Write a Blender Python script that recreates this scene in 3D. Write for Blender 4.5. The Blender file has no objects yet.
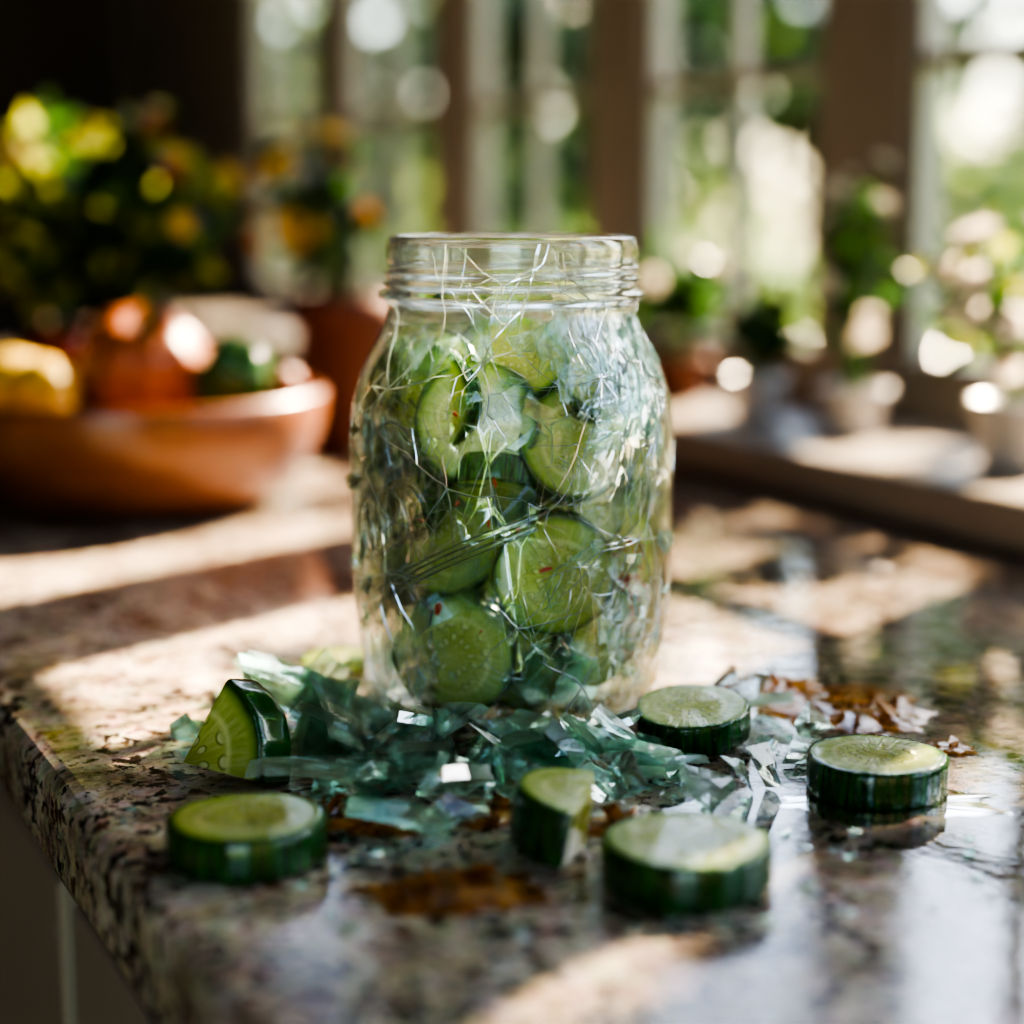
import bpy, bmesh, math, random
from mathutils import Vector, Matrix, Euler, Quaternion, noise
random.seed(7)
S = bpy.context.scene
COL = S.collection
TH = math.radians(25.52)
N = Vector((math.cos(TH), math.sin(TH), 0)); U = Vector((-math.sin(TH), math.cos(TH), 0))
def L(n, u, z): return N*n + U*u + Vector((0, 0, z))

# ---------------------------------------------------------------- materials
class NT:
    def __init__(s, name):
        s.m = bpy.data.materials.new(name); s.m.use_nodes = True
        s.t = s.m.node_tree; s.t.nodes.clear()
        s.out = s.t.nodes.new('ShaderNodeOutputMaterial')
    def n(s, typ, ins=None, **kw):
        nd = s.t.nodes.new('ShaderNode'+typ)
        for k, v in kw.items(): setattr(nd, k, v)
        if ins:
            for k, v in ins.items():
                if isinstance(v, bpy.types.NodeSocket): s.t.links.new(v, nd.inputs[k])
                else: nd.inputs[k].default_value = v
        return nd
    def math(s, op, a, b=0.0, c=None, clamp=False):
        ins = {0: a, 1: b}
        if c is not None: ins[2] = c
        nd = s.n('Math', ins, operation=op, use_clamp=clamp); return nd.outputs[0]
    def ramp(s, fac, stops, interp='LINEAR'):
        nd = s.n('ValToRGB', {0: fac}); cr = nd.color_ramp; cr.interpolation = interp
        while len(cr.elements) < len(stops): cr.elements.new(0.5)
        for e, (p, c) in zip(cr.elements, stops):
            e.position = p
            if not hasattr(c, '__len__'): c = (c, c, c)
            e.color = (*c, 1)
        return nd.outputs[0]
    def mix(s, f, a, b, blend='MIX'):
        nd = s.n('Mix', None, data_type='RGBA', blend_type=blend)
        for k, v in ((0, f), (6, a), (7, b)):
            if isinstance(v, bpy.types.NodeSocket): s.t.links.new(v, nd.inputs[k])
            else: nd.inputs[k].default_value = v if k == 0 else (*v[:3], 1)
        return nd.outputs[2]
    def vm(s, op, a, b=None, sc=None):
        ins = {0: a}
        if b is not None: ins[1] = b
        if sc is not None: ins['Scale'] = sc
        return s.n('VectorMath', ins, operation=op).outputs[0]
    def ms(s, f, a, b): return s.n('MixShader', {0: f, 1: a, 2: b}).outputs[0]
    def surf(s, o): s.t.links.new(o, s.out.inputs[0]); return s.m
    def obj(s): return s.n('TexCoord').outputs['Object']
    def bump(s, h, st=.3, d=.001, nrm=None):
        ins = {'Height': h, 'Strength': st, 'Distance': d}
        if nrm is not None: ins['Normal'] = nrm
        return s.n('Bump', ins).outputs[0]

def simple(name, col, rough=.5, var=.15, scale=20, metallic=0, bump=0, sss=0, coat=0):
    t = NT(name); o = t.obj()
    nz = t.n('TexNoise', {'Vector': o, 'Scale': scale, 'Detail': 4}).outputs[0]
    c = t.mix(nz, [max(0, x*(1-var)) for x in col], [x*(1+var) for x in col])
    ins = {'Base Color': c, 'Roughness': rough, 'Metallic': metallic, 'Subsurface Weight': sss, 'Subsurface Scale': .01, 'Coat Weight': coat}
    if bump: ins['Normal'] = t.bump(nz, bump, .002)
    return t.surf(t.n('BsdfPrincipled', ins).outputs[0])

def leafmat(name, col, tr=.5):
    t = NT(name); o = t.obj()
    nz = t.n('TexNoise', {'Vector': o, 'Scale': 9.0}).outputs[0]
    c = t.mix(nz, [x*.6 for x in col], [x*1.4 for x in col])
    p = t.n('BsdfPrincipled', {'Base Color': c, 'Roughness': .3})
    tl = t.n('BsdfTranslucent', {'Color': c})
    return t.surf(t.ms(tr, p.outputs[0], tl.outputs[0]))

def granite():
    t = NT('granite'); o = t.obj()
    warp = t.n('TexNoise', {'Vector': o, 'Scale': 60.0, 'Detail': 3}).outputs['Color']
    v = t.vm('ADD', o, t.vm('SCALE', warp, sc=.008))
    n1 = t.n('TexNoise', {'Vector': v, 'Scale': 60.0, 'Detail': 7, 'Roughness': .72}).outputs[0]
    base = t.ramp(n1, [(.34, (.13, .085, .06)), (.43, (.31, .235, .17)), (.52, (.52, .43, .335)), (.64, (.74, .66, .56))])
    n2 = t.n('TexNoise', {'Vector': v, 'Scale': 190.0, 'Detail': 5, 'Roughness': .7}).outputs[0]
    n3 = t.n('TexNoise', {'Vector': v, 'Scale': 30.0, 'Detail': 2}).outputs[0]
    dens = t.math('MULTIPLY_ADD', n3, .45, n2)
    spk = t.ramp(dens, [(.775, 0.0), (.80, 1.0)])
    spk2 = t.ramp(t.n('TexNoise', {'Vector': v, 'Scale': 120.0, 'Detail': 4, 'Roughness': .6}).outputs[0], [(.57, 0.0), (.62, 1.0)])
    c = t.mix(spk2, base, (.16, .08, .045))
    c = t.mix(spk, c, (.022, .016, .014))
    vor = t.n('TexVoronoi', {'Vector': v, 'Scale': 240.0}).outputs['Color']
    c = t.mix(.14, c, vor, 'OVERLAY')
    wet = t.n('TexNoise', {'Vector': o, 'Scale': 7.0, 'Detail': 3}).outputs[0]
    nx = t.n('SeparateXYZ', {0: o}).outputs[0]
    wetn = t.math('ADD', wet, t.math('MULTIPLY', nx, 1.2))
    rough = t.ramp(wetn, [(.36, .17), (.52, .025)])
    c = t.mix(t.ramp(wetn, [(.43, 0.0), (.60, .62)]), c, (.035, .025, .018))
    b = t.bump(t.n('TexNoise', {'Vector': o, 'Scale': 80.0, 'Detail': 2}).outputs[0], .10, .0008)
    return t.surf(t.n('BsdfPrincipled', {'Base Color': c, 'Roughness': rough, 'Normal': b, 'Specular IOR Level': .85}).outputs[0])

def flesh():
    t = NT('cucumber_flesh'); o = t.obj()
    sx = t.n('SeparateXYZ', {0: o}); X, Y, Z = sx.outputs
    rad = t.math('SQRT', t.math('ADD', t.math('MULTIPLY', X, X), t.math('MULTIPLY', Y, Y)))
    th = t.math('ARCTAN2', Y, X)
    nz = t.n('TexNoise', {'Vector': o, 'Scale': 3.0, 'Detail': 5}).outputs[0]
    radn = t.math('ADD', rad, t.math('MULTIPLY', t.math('SUBTRACT', nz, .5), .07))
    lob = t.math('MULTIPLY', t.math('COSINE', t.math('MULTIPLY', th, 3.0)), .03)
    inner = t.math('MULTIPLY', lob, t.ramp(rad, [(.7, 1.0), (.85, 0.0)]))
    radl = t.math('ADD', radn, inner)
    c = t.ramp(radl, [(0.0, (.58, .60, .12)), (.30, (.46, .51, .08)), (.54, (.52, .57, .11)), (.60, (.76, .78, .30)),
                      (.66, (.45, .54, .10)), (.84, (.42, .53, .09)), (.91, (.20, .36, .03)), (.96, (.02, .09, .008))])
    cv = t.n('CombineXYZ', {0: t.math('MULTIPLY', th, 5.0), 1: t.math('MULTIPLY', rad, 1.6), 2: Z})
    fb = t.n('TexNoise', {'Vector': cv.outputs[0], 'Scale': 2.5, 'Detail': 3}).outputs[0]
    c = t.mix(t.math('MULTIPLY', t.ramp(fb, [(.4, 0.0), (.65, 1.0)]), t.ramp(rad, [(.8, .35), (.92, 0.0)])), c, (.78, .80, .34))
    sv = t.n('CombineXYZ', {0: t.math('MULTIPLY', th, 2.1), 1: t.math('MULTIPLY', rad, 4.2), 2: 0.0})
    vd = t.n('TexVoronoi', {'Vector': sv.outputs[0], 'Scale': 1.0, 'Randomness': .55}, voronoi_dimensions='2D').outputs['Distance']
    zone = t.ramp(rad, [(.16, 0.0), (.24, 1.0), (.50, 1.0), (.58, 0.0)])
    seed = t.math('MULTIPLY', t.ramp(vd, [(.20, 1.0), (.27, 0.0)]), zone)
    ring = t.math('MULTIPLY', t.ramp(vd, [(.22, 0.0), (.29, 1.0), (.38, 0.0)]), zone)
    c = t.mix(t.math('MULTIPLY', ring, .85), c, (.17, .23, .02))
    c = t.mix(t.math('MULTIPLY', seed, .75), c, (.84, .83, .42))
    h = t.math('ADD', t.math('MULTIPLY', seed, .8), t.math('ADD', fb, nz))
    b = t.bump(h, .5, .0016)
    p = t.n('BsdfPrincipled', {'Base Color': c, 'Roughness': .13, 'Subsurface Weight': .30, 'Subsurface Scale': .005,
                               'Subsurface Radius': (.6, 1.0, .25), 'Normal': b, 'Coat Weight': .6, 'Coat Roughness': .04})
    tl = t.n('BsdfTranslucent', {'Color': c})
    return t.surf(t.ms(.26, p.outputs[0], tl.outputs[0]))

def skin():
    t = NT('cucumber_skin'); o = t.obj()
    sx = t.n('SeparateXYZ', {0: o}); X, Y, Z = sx.outputs
    th = t.math('ARCTAN2', Y, X)
    cv = t.n('CombineXYZ', {0: t.math('MULTIPLY', th, 6.0), 1: t.math('MULTIPLY', Z, .8), 2: 0.0})
    nz = t.n('TexNoise', {'Vector': cv.outputs[0], 'Scale': 1.6, 'Detail': 4, 'Roughness': .6}).outputs[0]
    c = t.ramp(nz, [(.38, (.004, .034, .003)), (.54, (.008, .075, .005)), (.64, (.025, .13, .010)), (.74, (.11, .26, .025))])
    b = t.bump(t.n('TexNoise', {'Vector': o, 'Scale': 9.0, 'Detail': 4}).outputs[0], .30, .001)
    return t.surf(t.n('BsdfPrincipled', {'Base Color': c, 'Roughness': .18, 'Normal': b, 'Coat Weight': .6, 'Coat Roughness': .06}).outputs[0])

def jarglass():
    t = NT('jar_glass'); o = t.obj()
    zz = t.n('SeparateXYZ', {0: o}).outputs[2]
    body = t.ramp(zz, [(.118, 1.0), (.128, 0.1)])
    wob = t.n('TexNoise', {'Vector': o, 'Scale': 34.0, 'Detail': 2}).outputs[0]
    patch = t.math('MULTIPLY', t.ramp(t.n('TexNoise', {'Vector': o, 'Scale': 26.0, 'Detail': 1}).outputs[0], [(.44, 0.05), (.51, 1.0)]), body)
    mpr = t.n('Mapping', {'Vector': o, 'Rotation': (.5, .7, 0), 'Scale': (1, 1, .55)}).outputs[0]
    rn = t.n('TexNoise', {'Vector': mpr, 'Scale': 62.0, 'Detail': 2, 'Distortion': .8}).outputs[0]
    ridge = t.math('SUBTRACT', 1.0, t.math('MULTIPLY', t.math('ABSOLUTE', t.math('SUBTRACT', rn, .5)), 8.0), clamp=True)
    tilt = None; edge = None
    for (rot, sc, st) in (((.3, .8, .0), 85.0, .45), ((1.2, -.5, .4), 60.0, .40)):
        mp = t.n('Mapping', {'Vector': o, 'Rotation': rot, 'Scale': (1, 1, st)}).outputs[0]
        col = t.n('TexVoronoi', {'Vector': mp, 'Scale': sc}).outputs['Color']
        col = t.vm('SUBTRACT', col, (.5, .5, .5))
        tilt = col if tilt is None else t.vm('ADD', tilt, col)
        e_ = t.ramp(t.n('TexVoronoi', {'Vector': mp, 'Scale': sc}, feature='DISTANCE_TO_EDGE').outputs[0], [(0.0, 1.0), (.018, 0.0)])
        edge = e_ if edge is None else t.math('MAXIMUM', edge, e_)
    edge = t.math('MULTIPLY', edge, patch)
    gn = t.n('NewGeometry').outputs['Normal']
    fac = t.vm('SCALE', tilt, sc=t.math('MULTIPLY', patch, .28))
    fn = t.vm('NORMALIZE', t.vm('ADD', gn, fac))
    h = t.math('ADD', t.math('MULTIPLY', wob, .6), t.math('MULTIPLY', t.math('MULTIPLY', ridge, patch), .6))
    nrm = t.bump(h, .26, .002, fn)
    nsm = t.bump(wob, .10, .002)
    g = t.n('BsdfGlass', {'Color': (.97, 1, .985, 1), 'IOR': 1.47, 'Normal': nsm}).outputs[0]
    neck = t.ramp(zz, [(.117, .20), (.127, .80)])
    m = t.ms(neck, t.n('BsdfTransparent', {'Color': (.97, .995, .98, 1)}).outputs[0], g)
    gl = t.n('BsdfGlossy', {'Color': (1, 1, 1, 1), 'Roughness': .01, 'Normal': nrm}).outputs[0]
    fr = t.n('Fresnel', {'IOR': 1.45, 'Normal': nrm}).outputs[0]
    m = t.ms(t.math('MULTIPLY', fr, .65, clamp=True), m, gl)
    m = t.ms(t.math('MULTIPLY', edge, .40), m, t.n('BsdfGlossy', {'Color': (.90, 1, .95, 1), 'Roughness': .10, 'Normal': nrm}).outputs[0])
    return t.surf(m)

def shardglass(name, col, tcol, gmix=.50, bs=90.0, st=.08):
    t = NT(name); o = t.obj()
    nz = t.n('TexNoise', {'Vector': o, 'Scale': bs, 'Detail': 2}).outputs[0]
    nrm = t.bump(nz, st, .002)
    g = t.n('BsdfGlass', {'Color': (*col, 1), 'IOR': 1.45, 'Normal': nrm}).outputs[0]
    m = t.ms(gmix, t.n('BsdfTransparent', {'Color': (*tcol, 1)}).outputs[0], g)
    gl = t.n('BsdfGlossy', {'Color': (1, 1, 1, 1), 'Roughness': .015, 'Normal': nrm}).outputs[0]
    fr = t.n('Fresnel', {'IOR': 1.5, 'Normal': nrm}).outputs[0]
    m = t.ms(t.math('MULTIPLY', fr, .8, clamp=True), m, gl)
    return t.surf(m)
def fracture(name, col, sol=.5, tlf=.6):
    t = NT(name); o = t.obj()
    tl = t.n('BsdfTranslucent', {'Color': (*col, 1)}).outputs[0]
    gl = t.n('BsdfGlossy', {'Color': (1, 1, 1, 1), 'Roughness': .06}).outputs[0]
    tr = t.n('BsdfTransparent', {'Color': (*col, 1)}).outputs[0]
    m = t.ms(tlf, tl, gl); return t.surf(t.ms(sol, tr, m))

def wood():
    t = NT('bowl_wood'); o = t.obj()
    mp = t.n('Mapping', {'Vector': o, 'Scale': (10, 10, 60)}).outputs[0]
    nz = t.n('TexNoise', {'Vector': mp, 'Scale': 1.0, 'Detail': 5, 'Distortion': 1.0}).outputs[0]
    c = t.ramp(nz, [(.3, (.11, .032, .010)), (.55, (.23, .072, .020)), (.75, (.34, .115, .033))])
    return t.surf(t.n('BsdfPrincipled', {'Base Color': c, 'Roughness': .32, 'Coat Weight': .3, 'Coat Roughness': .2}).outputs[0])

M = dict(granite=granite(), flesh=flesh(), skin=skin(), wood=wood(), jar=jarglass())
M['emboss'] = shardglass('embossed_glass', (.97, 1, .985), (.96, .99, .975), .6, 40.0, .1)
M['shard'] = shardglass('shard_glass', (.93, 1, .96), (.94, .995, .965))
M['shard2'] = shardglass('shard_glass_green', (.80, .975, .88), (.82, .975, .89))
M['frac'] = fracture('shard_fracture_face', (.80, .98, .88), .42, .60)
M['crack'] = fracture('crack_glass_edge', (.92, 1, .96), .78, .66)
M['frame'] = simple('window_frame_paint', (.27, .235, .205), .45, .06)
M['dark'] = simple('wall_dark_paint', (.06, .048, .038), .8, .1, 3)
M['wallp'] = simple('wall_paint', (.20, .16, .13), .8, .1, 3)
M['ceil'] = simple('ceiling_paint', (.25, .22, .19), .9, .05)
M['sill'] = simple('sill_stone', (.26, .22, .18), .28, .15, 60)
M['cab'] = simple('cabinet_paint', (.29, .23, .185), .5, .06)
M['floor'] = simple('floor_wood', (.08, .045, .025), .5, .3, 8)
M['terra'] = simple('terracotta', (.13, .040, .020), .75, .2, 40)
M['white'] = simple('white_ceramic', (.55, .51, .47), .3, .04)
M['soil'] = simple('soil', (.03, .02, .012), .95, .4, 80)
M['stem'] = simple('stem', (.06, .13, .02), .6, .2)
M['bark'] = simple('bark', (.06, .04, .025), .9, .4, 12)
M['grass'] = simple('grass', (.13, .22, .05), .9, .4, 3)
M['lg'] = leafmat('leaf_green', (.05, .13, .02), .4)
M['ld'] = leafmat('leaf_dark', (.012, .04, .012), .3)
M['ly'] = leafmat('leaf_lime', (.36, .38, .05), .5)
M['fy'] = leafmat('petal_yellow', (.85, .60, .12), .4)
M['fo'] = leafmat('petal_orange', (.80, .38, .09), .4)
M['fr'] = leafmat('petal_red', (.40, .05, .03), .4)
M['fw'] = leafmat('petal_white', (.80, .72, .62), .5)
M['og'] = leafmat('tree_leaf', (.11, .18, .05), .55)
M['ol'] = leafmat('tree_leaf_light', (.28, .36, .10), .6)
M['od'] = leafmat('tree_leaf_dark', (.045, .08, .045), .4)
M['chili'] = simple('chili_flake_red', (.60, .04, .012), .3, .3)
def amber(name, solid):
    t = NT(name); o = t.obj()
    nz = t.n('TexNoise', {'Vector': o, 'Scale': 120.0, 'Detail': 3}).outputs[0]
    c = t.ramp(nz, [(.35, (.12, .040, .007)), (.5, (.38, .15, .025)), (.65, (.66, .34, .08))])
    b = t.bump(nz, .4 if solid else .08, .002)
    p = t.n('BsdfPrincipled', {'Base Color': c, 'Roughness': .04, 'Normal': b, 'Coat Weight': .8, 'Coat Roughness': .02}).outputs[0]
    tr = t.n('BsdfTransparent', {'Color': (.80, .47, .16, 1)}).outputs[0]
    return t.surf(t.ms(.35 if solid else .48, p, tr))
M['amber'] = amber('amber_glass_bits', True); M['brine'] = amber('amber_brine', False)
def water():
    t = NT('spilled_water'); o = t.obj()
    tr = t.n('BsdfTransparent', {'Color': (.80, .76, .68, 1)}); gl = t.n('BsdfGlossy', {'Roughness': .02})
    fr = t.n('Fresnel', {'IOR': 1.33}).outputs[0]
    return t.surf(t.ms(t.math('MULTIPLY', fr, .8), tr.outputs[0], gl.outputs[0]))
M['water'] = water()

# ---------------------------------------------------------------- helpers
def mesh_obj(name, verts, faces, mats, midx=None, smooth=False, parent=None, loc=None):
    me = bpy.data.meshes.new(name); me.from_pydata([tuple(v) for v in verts], [], faces)
    for m in mats: me.materials.append(m)
    if midx: me.polygons.foreach_set('material_index', midx)
    if smooth: me.polygons.foreach_set('use_smooth', [True]*len(faces))
    me.update()
    ob = bpy.data.objects.new(name, me); COL.objects.link(ob)
    if parent: ob.parent = parent
    if loc: ob.location = loc
    return ob
def empty(name, loc=(0, 0, 0)):
    e = bpy.data.objects.new(name, None); e.empty_display_size = .02; e.location = loc; COL.objects.link(e); return e
def boxes(name, lst, mat, bevel=.002, parent=None):
    bm = bmesh.new()
    for (a, b, c, d, e, f) in lst:
        r = bmesh.ops.create_cube(bm, size=1)
        for v in r['verts']:
            v.co = Vector((a if v.co.x < 0 else b, c if v.co.y < 0 else d, e if v.co.z < 0 else f))
    if bevel: bmesh.ops.bevel(bm, geom=bm.edges[:], offset=bevel, segments=3, affect='EDGES', profile=.5)
    me = bpy.data.meshes.new(name); bm.to_mesh(me); bm.free(); me.materials.append(mat)
    ob = bpy.data.objects.new(name, me); COL.objects.link(ob)
    if parent: ob.parent = parent
    else: ob.rotation_euler = (0, 0, TH)
    return ob
def lathe(name, prof, mat, seg=64, parent=None, loc=None, fn=None):
    vs, fs = [], []
    for (r, z) in prof:
        for i in range(seg):
            a = 2*math.pi*i/seg; rr = r; zz = z
            if fn: rr, zz = fn(r, z, a)
            vs.append((rr*math.cos(a), rr*math.sin(a), zz))
    for j in range(len(prof)-1):
        for i in range(seg):
            i2 = (i+1) % seg
            fs.append((j*seg+i, j*seg+i2, (j+1)*seg+i2, (j+1)*seg+i))
    return mesh_obj(name, vs, fs, [mat], smooth=True, parent=parent, loc=loc)
def tubes(name, paths, mat, rad, parent=None, loc=None, radii=None, res=3):
    cu = bpy.data.curves.new(name, 'CURVE'); cu.dimensions = '3D'; cu.bevel_depth = rad; cu.bevel_resolution = res
    for pi, p in enumerate(paths):
        sp = cu.splines.new('POLY'); sp.points.add(len(p)-1)
        for k, (q, c) in enumerate(zip(sp.points, p)):
            q.co = (*c, 1)
            if radii: q.radius = radii[pi][k]
        sp.use_smooth = radii is None
    cu.materials.append(mat)
    ob = bpy.data.objects.new(name, cu); COL.objects.link(ob)
    if parent: ob.parent = parent
    if loc: ob.location = loc
    return ob
def rnd(a, b): return random.uniform(a, b)
def rrot(): return Euler((rnd(0, 6.28), rnd(0, 6.28), rnd(0, 6.28))).to_matrix()

# ---------------------------------------------------------------- cucumbers
def cuke_mesh(name, th, a0=0, a1=2*math.pi, seed=0):
    rs = random.Random(seed)
    full = abs((a1-a0) - 2*math.pi) < 1e-4
    seg = 120 if full else max(24, int(120*(a1-a0)/(2*math.pi)))
    h = th/2; b = .045
    prof = [(0, -h, 0), (.3, -h, 0), (.6, -h, 0), (.85, -h, 0), (.95, -h, 0), (1-b*.4, -h+b*.25, 1), (1, -h+b, 1), (1.006, -h*.4, 1), (1.008, 0, 1), (1.006, h*.4, 1), (1, h-b, 1),
            (1-b*.4, h-b*.25, 1), (.95, h, 0), (.85, h, 0), (.6, h+.004, 0), (.3, h-.008, 0), (0, h-.01, 0)]
    vs, fs, mi = [], [], []
    ph = rs.uniform(0, 6)
    ovx = rs.uniform(.96, 1.03)
    na = seg if full else seg+1
    for j, (r, z, s) in enumerate(prof):
        for i in range(na):
            a = a0 + (a1-a0)*i/seg
            w = 1
            if r > .8:
                w = 1+.006*math.cos(22*a+ph)*(1 if r > .97 else .4)+.02*math.sin(3*a+ph)+.008*math.sin(7*a+2*ph)
            zz = z + (.012*noise.noise(Vector((r*math.cos(a)*2, r*math.sin(a)*2, seed+z))) if r > 0 else 0)
            vs.append((r*w*math.cos(a)*ovx, r*w*math.sin(a), zz))
    for j in range(len(prof)-1):
        sk = 1 if (prof[j][2] and prof[j+1][2]) else 0
        for i in range(seg):
            i2 = (i+1) % na if full else i+1
            fs.append((j*na+i, j*na+i2, (j+1)*na+i2, (j+1)*na+i)); mi.append(sk)
    if not full:
        fs.append(tuple(j*na for j in range(len(prof)))); mi.append(0)
        fs.append(tuple(j*na+seg for j in reversed(range(len(prof))))); mi.append(0)
    me = bpy.data.meshes.new(name); me.from_pydata(vs, [], fs)
    me.materials.append(M['flesh']); me.materials.append(M['skin'])
    me.polygons.foreach_set('material_index', mi)
    me.polygons.foreach_set('use_smooth', [len(f) == 4 for f in fs]); me.update()
    bm = bmesh.new(); bm.from_mesh(me); bmesh.ops.remove_doubles(bm, verts=bm.verts[:], dist=1e-4); bmesh.ops.recalc_face_normals(bm, faces=bm.faces[:]); bm.to_mesh(me); bm.free()
    return me
def cuke(name, r, th, loc, rot=(0, 0, 0), a0=0, a1=2*math.pi, seed=0, parent=None, mat3=None, settle=True):
    me = cuke_mesh(name, th/r, a0, a1, seed)
    ob = bpy.data.objects.new(name, me); COL.objects.link(ob)
    R = mat3 if mat3 is not None else Euler([math.radians(x) for x in rot]).to_matrix()
    loc = Vector(loc)
    if settle:
        mz = min((R @ (v.co*r)).z for v in me.vertices); loc.z += -mz + .0001
    ob.matrix_world = Matrix.Translation(loc) @ R.to_4x4() @ Matrix.Scale(r, 4)
    if parent: ob.parent = parent
    return ob

PI = math.pi
cuke('cucumber_slice', .0192, .0105, (-.0642, -.135, 0), (0, 0, 20), seed=1)
cuke('cucumber_slice', .0188, .0100, (.0985, -.0825, 0), (0, 0, 75), seed=2)
cuke('cucumber_slice', .0200, .0112, (.0407, -.153, 0), (0, 0, 130), seed=3)
cuke('cucumber_slice', .0172, .0095, (.0530, -.0385, 0), (7, -3, 0), seed=4)
cuke('cucumber_slice', .0135, .0050, (-.058, .040, 0), (10, 0, 10), seed=5, a0=0, a1=PI)
cuke('cucumber_wedge', .0265, .0150, (-.0870, -.070, 0), (74, 0, -28), seed=6, a0=math.radians(-4), a1=math.radians(66))
cuke('cucumber_half_slice', .0200, .0140, (.0190, -.128, 0), (0, 10, 0), seed=7, a0=math.radians(88), a1=math.radians(252))
cuke_discs = [(-.0642, -.135, .021), (.0985, -.0825, .02), (.0407, -.153, .0215), (.0530, -.0385, .0190), (-.058, .044, .015), (-.076, -.072, .014), (.010, -.130, .020)]

# ---------------------------------------------------------------- jar
KZ = [(0, .0375), (.0015, .0405), (.005, .0435), (.012, .0462), (.030, .0482), (.045, .0494), (.085, .0496), (.0974, .0487), (.106, .0464), (.113, .0430), (.119, .0395), (.1245, .0376), (.128, .0378),
      (.1285, .0402), (.1305, .0404), (.1312, .0378), (.1395, .0374), (.1402, .0380), (.1445, .0380), (.1465, .0372)]
def rz(z):
    for (a, ra), (b, rb) in zip(KZ, KZ[1:]):
        if z <= b:
            t = (z-a)/(b-a); return ra+(rb-ra)*t
    return KZ[-1][1]
def rs_(z, w=.0028):
    if z > .1255 or z < .006: w = .0005
    return sum(rz(max(0, min(.1465, z+w*k/4)))*wt for k, wt in zip(range(-4, 5), (1, 2, 3, 4, 5, 4, 3, 2, 1)))/25
WALL = .0028
prof = [(.0001, .0035), (.020, .0032), (.032, .002), (.0355, .0003)]
z = 0.0
while z <= .1465: prof.append((rs_(z), z)); z += .0008
prof += [(.0366, .1473), (.0352, .1474), (.0345, .1466)]
inner = []
z = .145
while z >= .006: inner.append((min(rs_(min(z, .125)), .0379 if z > .124 else 1)-WALL-(.0004 if z < .012 else 0), z)); z -= .0016
prof += inner + [(.040, .0050), (.034, .0045), (.018, .0052), (.0001, .0055)]
def thread(r, z, a):
    if r > .0372 and .1318 < z < .1395:
        zc = .1345+.0035*(a/(2*PI)); zc2 = zc-.0035
        r = r+.0016*max(math.exp(-((z-zc)/.0008)**2), math.exp(-((z-zc2)/.0008)**2) if zc2 > .132 else 0)
    elif r > .040 and z > .01 and z < .12:
        r = r*(1+.004*math.sin(2*a+z*60)*math.sin(z*50))
    return r, z
jar = empty('mason_jar')
lathe('glass_body', prof, M['jar'], 160, parent=jar, fn=thread)
def onjar(az, z, off=.0001):
    z = max(.003, min(.1465, z)); a = az-PI/2; r = thread(rs_(z), z, a % (2*PI))[0]+off; return (r*math.sin(az), -r*math.cos(az), z)
paths = []
p = []
for i in range(90):
    t = i/89; a = t*2*PI*3.2
    p.append(onjar(math.radians(-64+26*t)+.13*math.sin(a), .060+.010*t+.0085*math.cos(a)))
paths.append(p)
for off in (0, .0035):
    paths.append([onjar(math.radians(-60+68*i/30), .040-off+.030*(i/30)+.002*math.sin(i/30*PI)) for i in range(31)])
paths.append([onjar(math.radians(-50+5*i/10), .096-.014*i/10) for i in range(11)])
paths.append([onjar(math.radians(-56+22*i/20), .088+.006*math.sin(i/20*PI)) for i in range(21)])
tubes('embossed_scroll', paths, M['emboss'], .0010, parent=jar)

cp, cr_ = [], []
def crack(az, z, ang, ln, w, depth=0):
    pts = [onjar(az, z, .00005)]; rr = [w]; st = .0030; k = int(ln/st)
    for i in range(k):
        ang += random.gauss(0, .10)
        if random.random() < .18: ang += rnd(-.7, .7)
        s_ = st*rnd(.6, 1.4); az += math.cos(ang)*s_/.049; z += math.sin(ang)*s_
        if z < .006 or z > .1455: break
        pts.append(onjar(az, z, .00005)); rr.append(w*(1-.7*(i+1)/k)*rnd(.5, 1.5))
        if depth < 2 and random.random() < .16:
            crack(az, z, ang+random.choice([-1, 1])*rnd(.5, 1.2), ln*rnd(.25, .6), w*.8, depth+1)
    if len(pts) > 2: cp.append(pts); cr_.append(rr)
for (az, z, n_, ln) in [(34, .108, 14, .060), (-22, .077, 5, .026), (48, .060, 7, .036), (-48, .050, 7, .032), (2, .037, 5, .024), (-8, .114, 6, .03), (60, .090, 7, .035), (26, .018, 5, .024), (-50, .104, 6, .03), (64, .03, 6, .03), (150, .07, 8, .05), (-120, .06, 8, .05)]:
    for i in range(n_): crack(math.radians(az), z, 2*PI*(i+rnd(-.3, .3))/n_, ln*rnd(.5, 1.2), rnd(.7, 1.7))
crack(math.radians(12), .1455, -PI/2-.1, .05, 2.8); crack(math.radians(16), .1455, -PI/2+.15, .05, 1.8); crack(math.radians(-30), .1455, -PI/2, .03, 1.2)
tubes('crack_ridges', cp, M['crack'], .00019, parent=jar, radii=cr_, res=0)

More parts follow.
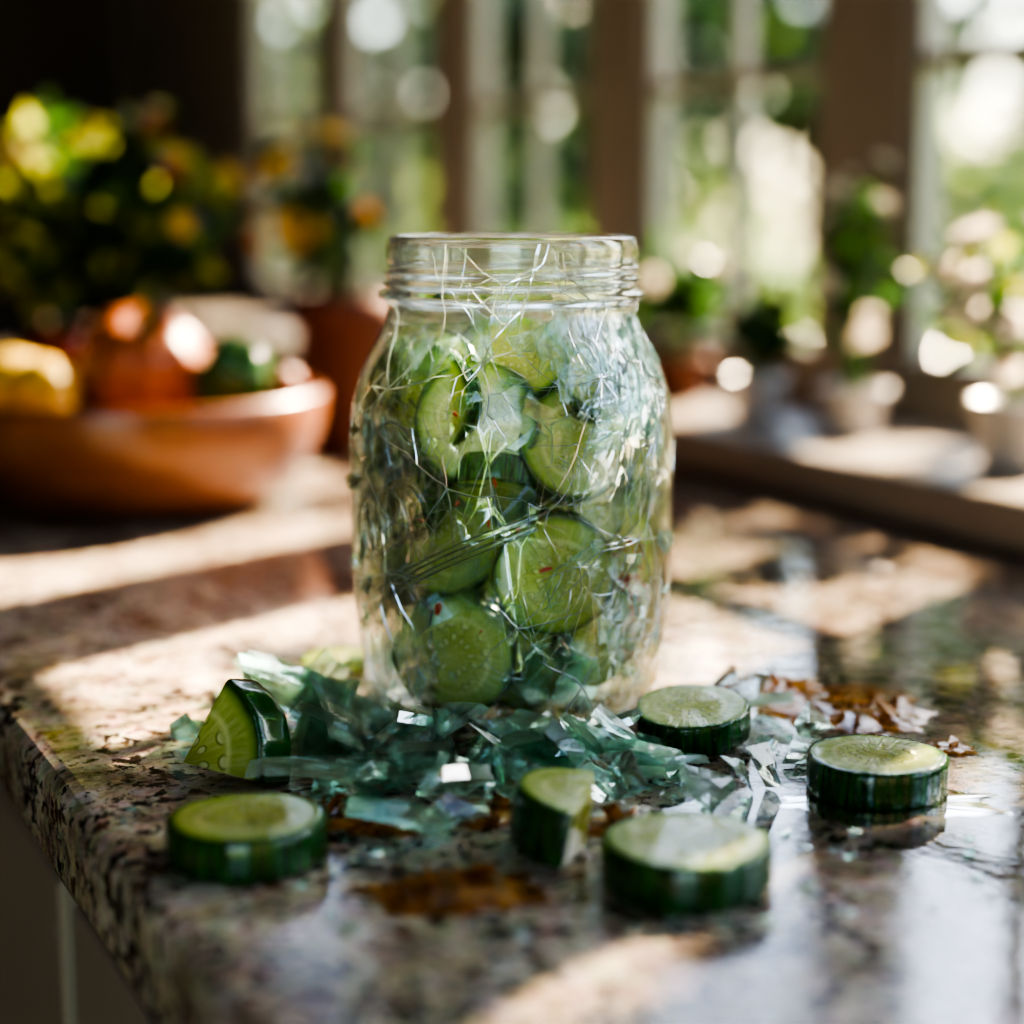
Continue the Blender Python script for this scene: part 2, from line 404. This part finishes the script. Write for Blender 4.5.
pile = empty('jarred_cucumber_slices')
def jslice(az, z, r, d, th=.0085, tilt=0, yaw=0, seed=0, a0=0, a1=2*PI):
    A = math.radians(az+yaw); T = math.radians(tilt)
    nrm = Vector((math.sin(A)*math.cos(T), -math.cos(A)*math.cos(T), math.sin(T)))
    q = nrm.to_track_quat('Z', 'Y') @ Quaternion((0, 0, 1), seed*1.3)
    A0 = math.radians(az)
    c = Vector((math.sin(A0), -math.cos(A0), 0))*d + Vector((0, 0, z)) - nrm*th/2
    return cuke('slice_%02d' % seed, r, th, c, a0=a0, a1=a1, seed=seed+20, parent=pile, mat3=q.to_matrix(), settle=False)
main = [(-29, .0245, .0186, .0354, 4, 19), (19, .0500, .0184, .0385, -3, -10), (40, .0710, .0150, .0335, 26, -6), (-17, .0945, .0182, .0355, 10, 10), (30, .0885, .0172, .0360, 20, -8),
        (-40, .0570, .0160, .0290, 14, 22), (54, .0270, .0165, .0350, -14, -10), (76, .0500, .0172, .0370, 6, -14), (4, .1130, .0150, .0230, 44, 0), (12, .0190, .0160, .0240, -28, 0),
        (-72, .0780, .0160, .0370, 0, 12), (-74, .0360, .0160, .0370, 0, 12), (80, .0850, .0150, .0370, 10, -10), (-10, .0720, .0158, .0285, -62, 0), (-45, .1080, .0125, .0310, 30, 0),
        (50, .1050, .0130, .0300, 44, 0)]
for i, (az, z, r, d, ti, yw) in enumerate(main): jslice(az, z, r, d, tilt=ti, yaw=yw, seed=i)
k = len(main)
for i, az in enumerate([115, 160, 205, 250]*4):
    lev = i//4
    jslice(az+lev*22, .024+lev*.025, .0170, .0355, tilt=rnd(-20, 20), seed=k+i)
k += 16
for i in range(10):
    jslice(rnd(0, 360), .020+.0085*i, .0165, rnd(.004, .013), tilt=rnd(-70, 70), seed=k+i)

# ---------------------------------------------------------------- shards
def shard(size, el, thick):
    n = random.choice([3, 4, 4, 5]); base = rnd(0, 6.28); pts = []
    for i in range(n):
        a = base+2*PI*(i+rnd(-.28, .28))/n; r = size*rnd(.55, 1)
        pts.append(Vector((r*math.cos(a)*el, r*math.sin(a), 0)))
    out = []
    for i in range(n):
        out.append(pts[i]); out.append(pts[i].lerp(pts[(i+1) % n], rnd(.4, .6))*rnd(.92, 1.02))
    n = len(out); R = .045
    bend = lambda p: Vector((p.x, p.y, -(p.y*p.y*.8+p.x*p.x*.2)/(2*R)*1.3))
    cen = bend(sum(out, Vector())/n)
    top = [bend(q*rnd(.88, .98))+Vector((0, 0, thick/2)) for q in out]+[cen+Vector((0, 0, thick*.6))]
    bot = [bend(q)+Vector((0, 0, -thick/2)) for q in out]+[cen+Vector((0, 0, -thick/2))]
    fs = []; kd = []
    for i in range(n):
        j = (i+1) % n
        fs.append((j, i, n)); kd.append(0)
        fs.append((n+1+i, n+1+j, 2*n+1)); kd.append(0)
        fs.append((i, j, n+1+j, n+1+i)); kd.append(1)
    return bot+top, fs, kd
def chunk(size, el, flat=.5):
    bm = bmesh.new()
    for i in range(random.choice([6, 7, 8, 10])):
        d = Vector((random.gauss(0, 1), random.gauss(0, 1), random.gauss(0, 1))).normalized()
        bm.verts.new((d.x*size*el, d.y*size*.75, d.z*size*flat))
    r = bmesh.ops.convex_hull(bm, input=bm.verts[:])
    bmesh.ops.delete(bm, geom=[g for g in r['geom_interior'] if isinstance(g, bmesh.types.BMVert)], context='VERTS')
    bm.verts.index_update(); bm.verts.ensure_lookup_table()
    vs = [v.co.copy() for v in bm.verts]; fs = [tuple(v.index for v in f.verts) for f in bm.faces]; bm.free()
    return vs, fs, [0]*len(fs)
def add(V, F, MI, vs, fs, mi, kd=None, sides=2):
    o = len(V); V.extend(vs); F.extend([tuple(i+o for i in f) for f in fs])
    MI.extend([mi if (kd is None or not kd[k]) else sides for k in range(len(fs))])
SM = [M['shard'], M['shard2'], M['frac']]
V, F, MI = [], [], []
def counter_shard(x, y, size, el, tilt, th, layer=0, yaw=None, mi=None, ch=None):
    if ch is None: ch = random.random() < .5
    if ch: size *= .88
    vs, fs, kd = chunk(size, min(el, 1.5)) if ch else shard(size, el, th)
    R = Euler((math.radians(rnd(-tilt, tilt)), math.radians(rnd(-tilt, tilt)), rnd(0, 6.28) if yaw is None else yaw)).to_matrix()
    vs = [R @ v for v in vs]; mz = min(v.z for v in vs)
    off = Vector((x, y, -mz+.0002+layer)); vs = [v+off for v in vs]
    pts = vs+[(vs[i]+vs[j])/2 for i in range(len(vs)) for j in range(i)]
    for v in pts:
        if math.hypot(v.x, v.y) < .0485: return False
        for cx, cy, cr in cuke_discs:
            if math.hypot(v.x-cx, v.y-cy) < cr: return False
    add(V, F, MI, vs, fs, random.choice([0, 1]) if mi is None else mi, kd); return True
for (x, y, s, el, ti) in [(-.0290, -.123, .016, 1.4, 26), (-.014, -.120, .012, 1.2, 28), (.0300, -.090, .015, 1.4, 28), (.062, -.082, .016, 1.4, 25), (.072, -.088, .015, 1.2, 22), (-.046, -.083, .016, 1.4, 30),
                      (-.038, -.098, .015, 1.3, 28), (.000, -.085, .015, 1.4, 32), (.018, -.080, .015, 1.4, 35), (-.028, -.080, .016, 1.4, 32), (.085, -.030, .013, 1.4, 24), (.083, -.008, .011, 1.4, 24),
                      (-.088, -.04, .009, 1.3, 15), (-.058, -.052, .013, 1.4, 28), (.048, -.100, .012, 1.3, 24), (-.012, -.100, .014, 1.4, 28), (-.054, -.070, .012, 1.4, 32), (.008, -.070, .013, 1.4, 32), (.034, -.074, .013, 1.4, 32), (-.022, -.070, .013, 1.4, 32)]:
    for _ in range(50):
        if counter_shard(x+rnd(-.006, .006), y+rnd(-.006, .006), s, el, ti, rnd(.0030, .0048)): break
c = 0
while c < 95:
    a = math.radians(random.gauss(-92, 46)); d = .050+abs(random.gauss(0, .023))
    x, y = d*math.cos(a)*1.12, d*math.sin(a)
    if d > .10 or y > .03: continue
    s = rnd(.004, .0125)*(1.1 if d < .08 else .75)
    if counter_shard(x, y, s, rnd(1, 1.9), 42, rnd(.0020, .0036), layer=rnd(0, .006) if d < .072 else 0): c += 1
for _ in range(150):
    counter_shard(rnd(-.10, .12), rnd(-.19, .02), rnd(.0008, .0025), rnd(1, 2), 15, .0008)
mesh_obj('broken_glass_shards', V, F, SM, MI)

V, F, MI = [], [], []
c = 0; tries = 0
while c < 115 and tries < 20000:
    tries += 1
    az = rnd(-PI, PI) if random.random() < .06 else rnd(-1.5, 1.5); z = rnd(.010, .124)
    if random.random() < .26: az = rnd(.1, 1.3); z = rnd(.100, .125)
    near = False
    for (ma, mz, mr, md, ti, yw) in main[:8]:
        if math.hypot((az-math.radians(ma))*.043, z-mz) < mr*1.15 and random.random() < .985: near = True
    if near: continue
    s = rnd(.004, .011); d = rnd(.036, .0455)
    vs, fs, kd = shard(s, rnd(1, 2.2), rnd(.0009, .0020))
    q = Euler((PI/2+rnd(-.6, .6), 0, az+rnd(-.7, .7))).to_matrix() @ Euler((0, 0, rnd(0, 6.28))).to_matrix()
    vs = [q @ v + Vector((math.sin(az)*d, -math.cos(az)*d, z)) for v in vs]
    if any(math.hypot(v.x, v.y) > rs_(max(0, min(.146, v.z)))-WALL-.0004 or v.z < .0065 or v.z > .130 for v in vs): continue
    add(V, F, MI, vs, fs, random.choice([0, 1]), kd); c += 1
mesh_obj('inner_shards', V, F, SM, MI, parent=jar)
V, F, MI = [], [], []
for i in range(84):
    az = math.radians(random.gauss(38, 18)); z = rnd(.090, .122)
    if i > 38: az = math.radians(rnd(-75, 80)); z = rnd(.012, .118)
    s = rnd(.0014, .0052); el = rnd(1.3, 2.6)
    vs, fs, kd = shard(s, el, rnd(.0006, .0014)); d = rs_(z)+.0007
    slope = math.atan((rs_(max(0, z-.003))-rs_(z+.003))/.006)
    q = Euler((PI/2-slope, 0, az)).to_matrix() @ Euler((rnd(-.14, .14), rnd(-.14, .14), random.gauss(.9, .6))).to_matrix()
    vs = [q @ v + Vector((math.sin(az)*d, -math.cos(az)*d, z)) for v in vs]
    if any(v.z < .004 or math.hypot(v.x, v.y) > rs_(min(.146, max(0, v.z)))+.0035 for v in vs): continue
    add(V, F, MI, vs, fs, 0, kd)
mesh_obj('outer_splinters', V, F, SM, MI, parent=jar)
V, F, MI = [], [], []
for i in range(46):
    az = math.radians(random.gauss(54, 5)); z = random.gauss(.045, .008)
    if i > 34: az = math.radians(rnd(-60, 60)); z = rnd(.02, .1)
    vs, fs, kd = chunk(rnd(.0007, .0018), 1.6); d = rs_(z)-WALL-.0018; R = rrot()
    add(V, F, MI, [R @ v + Vector((math.sin(az)*d, -math.cos(az)*d, z)) for v in vs], fs, 0)
mesh_obj('chili_flecks', V, F, [M['chili']], MI, parent=pile)

# ---------------------------------------------------------------- spills
def blob(name, x, y, rx, ry, h, mat, seed, lump=.35, parent=None, z0=0):
    vs, fs = [], []; seg = 72; rings = 14
    for j in range(rings+1):
        f = j/rings
        for i in range(seg):
            a = 2*PI*i/seg
            w = 1+.6*noise.noise(Vector((math.cos(a)*1.3, math.sin(a)*1.3, seed)))+.3*noise.noise(Vector((math.cos(a)*4, math.sin(a)*4, seed)))
            px_, py_ = rx*w*f*math.cos(a), ry*w*f*math.sin(a)
            zz = h*(1-f**4)*max(.1, 1+1.6*lump*noise.noise(Vector((px_*200, py_*200, seed)))) + .0001
            vs.append((px_, py_, zz))
    for j in range(rings):
        for i in range(seg): i2 = (i+1) % seg; fs.append((j*seg+i, j*seg+i2, (j+1)*seg+i2, (j+1)*seg+i))
    return mesh_obj(name, vs, fs, [mat], smooth=True, loc=(x, y, z0), parent=parent)
sp = empty('amber_brine_spill')
for i, (x, y, rx, ry, h) in enumerate([(.108, -.005, .028, .024, .0018), (.088, .026, .016, .013, .0012), (-.012, -.157, .025, .012, .0016), (-.003, -.103, .016, .011, .0016),
                                   (-.064, -.094, .012, .007, .0010), (.030, -.113, .016, .009, .0014), (.126, -.045, .009, .006, .0009), (-.03, -.110, .014, .008, .0014), (.066, .020, .012, .008, .0010), (-.045, -.108, .010, .008, .0010)]):
    blob('puddle_%d' % i, x, y, rx, ry, h, M['brine'], i*3.1, .15, sp, z0=.0003)
    V, F, MI = [], [], []
    for k_ in range(max(2, int(rx*300))):
        a = rnd(0, 6.28); d = rnd(0, .6); vs, fs, kd = chunk(rnd(.001, .0042), 1.5); R = rrot(); vs = [R @ v for v in vs]; mz = min(v.z for v in vs)
        add(V, F, MI, [v+Vector((x+d*rx*math.cos(a), y+d*ry*math.sin(a), -mz+.0002)) for v in vs], fs, 0)
    mesh_obj('amber_bits_%d' % i, V, F, [M['amber']], MI, parent=sp)
blob('water_puddle', .100, -.092, .028, .017, .0003, M['water'], 9.4, .05)

# ---------------------------------------------------------------- room
boxes('kitchen_counter', [(-.146, .3135, -1.2, 2.27, -.032, 0)], M['granite'], .006)
cab = boxes('base_cabinet', [(-.118, .3135, -1.2, 2.27, -.88, -.034)], M['cab'], .002)
boxes('door_panels', [(-.130, -.1185, -1.19+.42*i, -.79+.42*i, -.80, -.06) for i in range(8)], M['cab'], .003, parent=cab)
boxes('window_sill', [(.3145, .459, -1.2, 2.27, -.001, .025)], M['sill'], .005)
wins = [(.182+.32*k, .415+.32*k) for k in range(-4, 5)]
ZB, ZT = .045, .84
W1 = .485
wl = [(.46, W1, -1.2, 2.27, -.88, ZB), (.46, W1, -1.2, 2.27, ZT, 1.5)]
us = [-1.2]+[x for w in wins for x in w]+[2.27]
for i in range(0, len(us), 2): wl.append((.46, W1, us[i], us[i+1], ZB+.0001, ZT-.0001))
boxes('wall_window', wl, M['frame'], 0)
for i, (a, b) in enumerate(wins):
    m = (a+b)/2; f = []
    f += [(.464, .482, a+.0005, a+.010, ZB, ZT), (.464, .482, b-.010, b-.0005, ZB, ZT), (.464, .482, a+.010, b-.010, ZB, ZB+.016), (.464, .482, a+.010, b-.010, ZT-.016, ZT)]
    f += [(.467, .480, m-.0055, m+.0055, ZB+.016, ZT-.016)]
    for zb in (.24, .44, .64): f += [(.467, .480, a+.010, m-.0055, zb-.005, zb+.005), (.467, .480, m+.0055, b-.010, zb-.005, zb+.005)]
    boxes('window_%d' % (i+1), f, M['frame'], .0015)
boxes('wall_back', [(-1.6, .52, 2.28, 2.34, -.88, 1.5)], M['dark'], 0)
boxes('wall_left', [(-1.66, -1.6, -1.26, 2.34, -.88, 1.5)], M['wallp'], 0)
boxes('wall_right', [(-1.6, -1.25, -1.26, -1.21, -.88, 1.5), (-.45, .485, -1.26, -1.21, -.88, 1.5), (-1.25, -.45, -1.26, -1.21, 1.05, 1.5)], M['wallp'], 0)
boxes('floor', [(-1.66, .52, -1.26, 2.34, -.93, -.885)], M['floor'], 0)
boxes('ceiling', [(-1.66, .52, -1.26, 2.34, 1.505, 1.55)], M['ceil'], 0)

# ---------------------------------------------------------------- bowl and fruit
BX, BY = -.198, .40
bowl = empty('wooden_bowl', (BX, BY, 0))
bp = [(.0001, .0005), (.055, .0005), (.066, .002), (.082, .012), (.093, .028), (.0985, .045), (.1000, .058), (.0985, .0605), (.0955, .0600), (.0935, .052), (.086, .030), (.070, .014), (.04, .009), (.0001, .008)]
lathe('bowl_body', bp, M['wood'], 72, parent=bowl)
def fruit(name, x, y, z, r, mat, squash=1.0, ribs=0, tip=0, rot=(0, 0, 0), stem=True):
    e = empty(name, (x, y, z)); prof = []
    for i in range(25):
        a = -PI/2+PI*i/24; prof.append((max(.0001, r*math.cos(a)), r*math.sin(a)*squash+(tip*r*max(0, abs(math.sin(a))-.8)*5*(1 if a > 0 else -1))))
    def fn(rr, z, a):
        k = 1-(.10*abs(math.cos(ribs*a/2)) if ribs else 0)
        return rr*k, z - (.25*r*math.exp(-(rr/(r*.35))**2)*(1 if z > 0 else -1) if ribs else 0)
    lathe('flesh', prof, mat, 48, parent=e, fn=fn)
    if stem: tubes('stem', [[(0, 0, r*squash*.7), (0, 0, r*squash+.004), (.003, 0, r*squash+.010)]], M['stem'], .002, parent=e)
    e.rotation_euler = rot; return e
FO = simple('orange_squash_skin', (.32, .085, .020), .45, .2, 30); FR = simple('tomato_skin', (.22, .028, .010), .3, .15)
FY = simple('lemon_skin', (.50, .33, .05), .35, .1, 120, bump=.3); FG = simple('green_pepper_skin', (.03, .09, .02), .12, .2)
fruit('orange_squash', BX+.008, BY-.015, .074, .034, FO, .90, 8, rot=(.5, .2, 0))
fruit('lemon', BX-.036, BY-.045, .064, .017, FY, 1.15, 0, .25, rot=(1.3, .3, .5), stem=False)
fruit('lemon', BX-.060, BY-.020, .062, .020, FY, 1.15, 0, .25, rot=(1.2, .3, 2.0), stem=False)
fruit('green_pepper', BX+.055, BY-.022, .068, .021, FG, 1.2, 4, rot=(.8, .5, 0))
fruit('tomato', BX+.074, BY+.008, .062, .014, FO, .9, 0)
fruit('tomato', BX-.005, BY+.045, .066, .026, FR, .9, 5)
fruit('tomato', BX-.050, BY+.040, .068, .024, FR, .9, 5)
fruit('tomato', BX+.045, BY+.045, .062, .022, FR, .9, 5)

# ---------------------------------------------------------------- plants
def leafgeo(V, F, MI, pos, R, ln, w, mi):
    pts = [Vector((0, 0, 0)), Vector((w*.5, ln*.35, .08*ln)), Vector((w*.4, ln*.7, .05*ln)), Vector((0, ln, -.1*ln)), Vector((-w*.4, ln*.7, .05*ln)), Vector((-w*.5, ln*.35, .08*ln)), Vector((0, ln*.5, 0))]
    add(V, F, MI, [R @ q + pos for q in pts], [(0, 1, 6), (1, 2, 6), (2, 3, 6), (3, 4, 6), (4, 5, 6), (5, 0, 6)], mi)
def flower(V, F, MI, pos, R, r, mi, n=9):
    for k in range(n):
        Rk = R @ Euler((0, 0, 2*PI*k/n)).to_matrix() @ Euler((.5, 0, 0)).to_matrix(); leafgeo(V, F, MI, pos, Rk, r, r*.6, mi)
    for k in range(n-2):
        Rk = R @ Euler((0, 0, 2*PI*k/(n-2)+.3)).to_matrix() @ Euler((1.0, 0, 0)).to_matrix(); leafgeo(V, F, MI, pos, Rk, r*.75, r*.5, mi)
def pot_plant(name, x, y, z0, pr, ph, potmat, cen, rad, nleaf, lsize, lmats, flowers=(), fr=.012, nst=14):
    e = empty(name, (x, y, z0))
    lathe('pot', [(.0001, .0005), (pr*.72, .0005), (pr*.76, .002), (pr*.95, ph*.8), (pr*1.06, ph*.8), (pr*1.08, ph), (pr*.95, ph), (pr*.90, ph*.88), (.0001, ph*.88)], potmat, 48, parent=e)
    lathe('soil', [(.0001, ph*.92), (pr*.90, ph*.90)], M['soil'], 32, parent=e)
    V, F, MI = [], [], []; stems = []; c = Vector(cen); heads = []
    for i in range(nst):
        d = Vector((rnd(-1, 1), rnd(-1, 1), rnd(-.6, 1))).normalized()*rnd(.4, 1)
        tip = c+Vector((d.x*rad[0], d.y*rad[1], d.z*rad[2])); s = Vector((rnd(-.3, .3)*pr, rnd(-.3, .3)*pr, ph*.85))
        mid = (s+tip)/2+Vector((0, 0, .01)); stems.append([tuple(q) for q in (s, s+(mid-s)*.5+Vector((0, 0, .004)), mid, tip)]); heads.append((mid, tip))
    for i in range(nleaf):
        m_, t_ = random.choice(heads); p_ = m_.lerp(t_, rnd(0, 1.1))+Vector((rnd(-1, 1)*rad[0], rnd(-1, 1)*rad[1], rnd(-1, 1)*rad[2]))*.28
        leafgeo(V, F, MI, p_, rrot(), lsize*rnd(.6, 1.2), lsize*.55, random.randrange(len(lmats)))
    mats = list(lmats)
    for (fm, cnt) in flowers:
        mats.append(fm)
        for i in range(cnt):
            d = Vector((rnd(-1, 1), rnd(-1, .4), rnd(-.5, 1))).normalized()
            p_ = c+Vector((d.x*rad[0], d.y*rad[1], d.z*rad[2]))*rnd(.8, 1.1)
            R = (d+Vector((0, -.5, .3))).to_track_quat('Z', 'Y').to_matrix()
            flower(V, F, MI, p_, R, fr*rnd(.8, 1.3), len(mats)-1)
            stems.append([tuple(c+Vector((0, 0, -rad[2]*.5))), tuple(p_)])
    mesh_obj('foliage', V, F, mats, MI, parent=e); tubes('stems', stems, M['stem'], .0011, parent=e)
    return e
pot_plant('flowering_potted_plant', -.250, .585, 0, .045, .085, M['terra'], (.004, 0, .150), (.076, .055, .064), 400, .026, [M['lg'], M['ld'], M['ld'], M['ly']], [(M['ly'], 14), (M['fy'], 10), (M['fr'], 3)], .010, 28)
pot_plant('orange_flowering_plant', -.106, .600, 0, .031, .100, M['terra'], (-.018, 0, .155), (.034, .032, .040), 100, .020, [M['lg'], M['ld'], M['ld']], [(M['fo'], 8), (M['fy'], 8)], .009, 14)
pot_plant('white_flowering_plant', *L(.385, .215, 0)[:2], .0255, .024, .034, M['white'], (-.008, 0, .085), (.035, .03, .040), 90, .018, [M['lg'], M['lg'], M['ly']], [(M['fw'], 14)], .009, 10)
pot_plant('white_flowering_plant', *L(.385, .355, 0)[:2], .0255, .020, .028, M['white'], (.0, 0, .100), (.026, .026, .055), 80, .016, [M['lg'], M['ld']], [(M['fw'], 12)], .007, 12)
pot_plant('potted_herb', *L(.385, .455, 0)[:2], .0255, .018, .026, M['white'], (0, 0, .06), (.024, .02, .026), 90, .016, [M['lg'], M['ld']], [(M['fw'], 3)], .007, 10)
pot_plant('potted_herb', *L(.390, .560, 0)[:2], .0255, .022, .030, M['terra'], (0, 0, .075), (.030, .025, .030), 90, .020, [M['ld'], M['lg']], [(M['fw'], 3)], .007, 12)
pot_plant('potted_herb', *L(.390, .680, 0)[:2], .0255, .022, .030, M['terra'], (0, 0, .07), (.024, .025, .03), 90, .020, [M['ld'], M['lg']], [(M['fr'], 3)], .007, 12)

# ---------------------------------------------------------------- garden
def tree(name, x, y, cz, rx, ry, rz_, n, ls, mats, ncl=16):
    V, F, MI = [], [], []
    cl = [(Vector((rnd(-1, 1)*rx*.7, rnd(-1, 1)*ry*.7, rnd(-1, 1)*rz_*.75)), rnd(.25, .5)) for _ in range(ncl)]
    for i in range(n):
        c_, s_ = random.choice(cl)
        d = Vector((random.gauss(0, 1), random.gauss(0, 1), random.gauss(0, 1)))*.5*s_
        p_ = c_+Vector((d.x*rx, d.y*ry, d.z*rz_)); p_.z += cz
        leafgeo(V, F, MI, p_, rrot(), ls*rnd(.7, 1.3), ls*.6, random.randrange(len(mats)))
    e = empty(name, (x, y, 0)); mesh_obj('leaves', V, F, mats, MI, parent=e)
    st = [[(0, 0, -.93), (.02, .02, cz-rz_*.3)]]+[[(.01, .01, cz-rz_*.6), tuple(c_+Vector((0, 0, cz)))] for c_, s_ in cl[:8]]
    tubes('trunk', st, M['bark'], .03, parent=e)
G = [M['og'], M['ol'], M['od']]; G2 = [M['ol'], M['og'], M['og']]; G3 = [M['od'], M['og'], M['od']]
random.seed(33)
tree('garden_tree', -.1, 5.0, .80, .9, .8, .9, 2600, .10, G3, 24)
tree('garden_tree', .95, 5.5, .9, .9, .8, 1.0, 2500, .10, G3, 24)
tree('garden_tree', 2.0, 6.0, .8, .8, .8, 1.1, 2700, .10, G3, 24)
tree('garden_tree', -1.6, 6.5, .8, 1.0, .8, 1.1, 2200, .10, G3, 22)
tree('garden_shrub', .35, 3.6, -.45, .55, .4, .42, 1800, .06, G2)
tree('garden_shrub', 1.15, 3.4, -.40, .5, .4, .45, 1800, .06, G)
tree('garden_shrub', -.6, 4.0, -.35, .6, .4, .5, 1500, .07, G2)
tree('garden_shrub', .7, 7.8, -.15, 1.6, .6, .65, 3300, .12, G2, 24)
tree('garden_shrub', 2.6, 8.0, -.1, 1.2, .6, .7, 3000, .12, G2, 24)
tree('garden_shrub', -1.4, 8.4, -.1, 1.6, .6, .7, 2500, .12, G2, 24)
tree('added_shade_tree', 1.32, 1.66, .22, .52, .47, .78, 6000, .075, G3, 60)  # unseen tree added in the sun path to block low sun from the counter
tree('added_shade_tree', 1.58, 1.16, .95, .38, .32, 1.15, 10500, .075, G3, 70)  # taller unseen tree, added to keep sun off the front-right counter
mesh_obj('garden_ground', [(-30, -30, -.96), (30, -30, -.96), (30, 40, -.96), (-30, 40, -.96)], [(0, 1, 2, 3)], [M['grass']])

# ---------------------------------------------------------------- light
el = math.radians(33)
sd = Vector((-.62*math.cos(el), -.785*math.cos(el), -math.sin(el)))
sl = bpy.data.lights.new('sun', 'SUN'); sl.energy = 54; sl.angle = math.radians(.7); sl.color = (1, .80, .55)
so = bpy.data.objects.new('sun', sl); so.rotation_euler = sd.to_track_quat('-Z', 'Y').to_euler(); COL.objects.link(so)
w = bpy.data.worlds.new('sky_world'); S.world = w; w.use_nodes = True; nt = w.node_tree
bg = nt.nodes['Background']; sk = nt.nodes.new('ShaderNodeTexSky'); sk.sky_type = 'NISHITA'; sk.sun_disc = False
sk.sun_elevation = el; sk.sun_rotation = math.radians(48); sk.air_density = 1.0; sk.dust_density = 1.5
nt.links.new(sk.outputs[0], bg.inputs[0]); bg.inputs[1].default_value = .90
S.view_settings.view_transform = 'AgX'
S.view_settings.look = 'AgX - Very High Contrast'
S.view_settings.exposure = .05

cd = bpy.data.cameras.new('camera'); cam = bpy.data.objects.new('camera', cd); COL.objects.link(cam)
cam.location = (0, -.565, .158); cam.rotation_euler = (math.radians(90-9.58), 0, 0)
cd.lens = 65.04; cd.sensor_width = 36; cd.clip_start = .01
cd.dof.use_dof = True; cd.dof.focus_distance = .516; cd.dof.aperture_fstop = 3.9; cd.dof.aperture_blades = 0
S.camera = cam
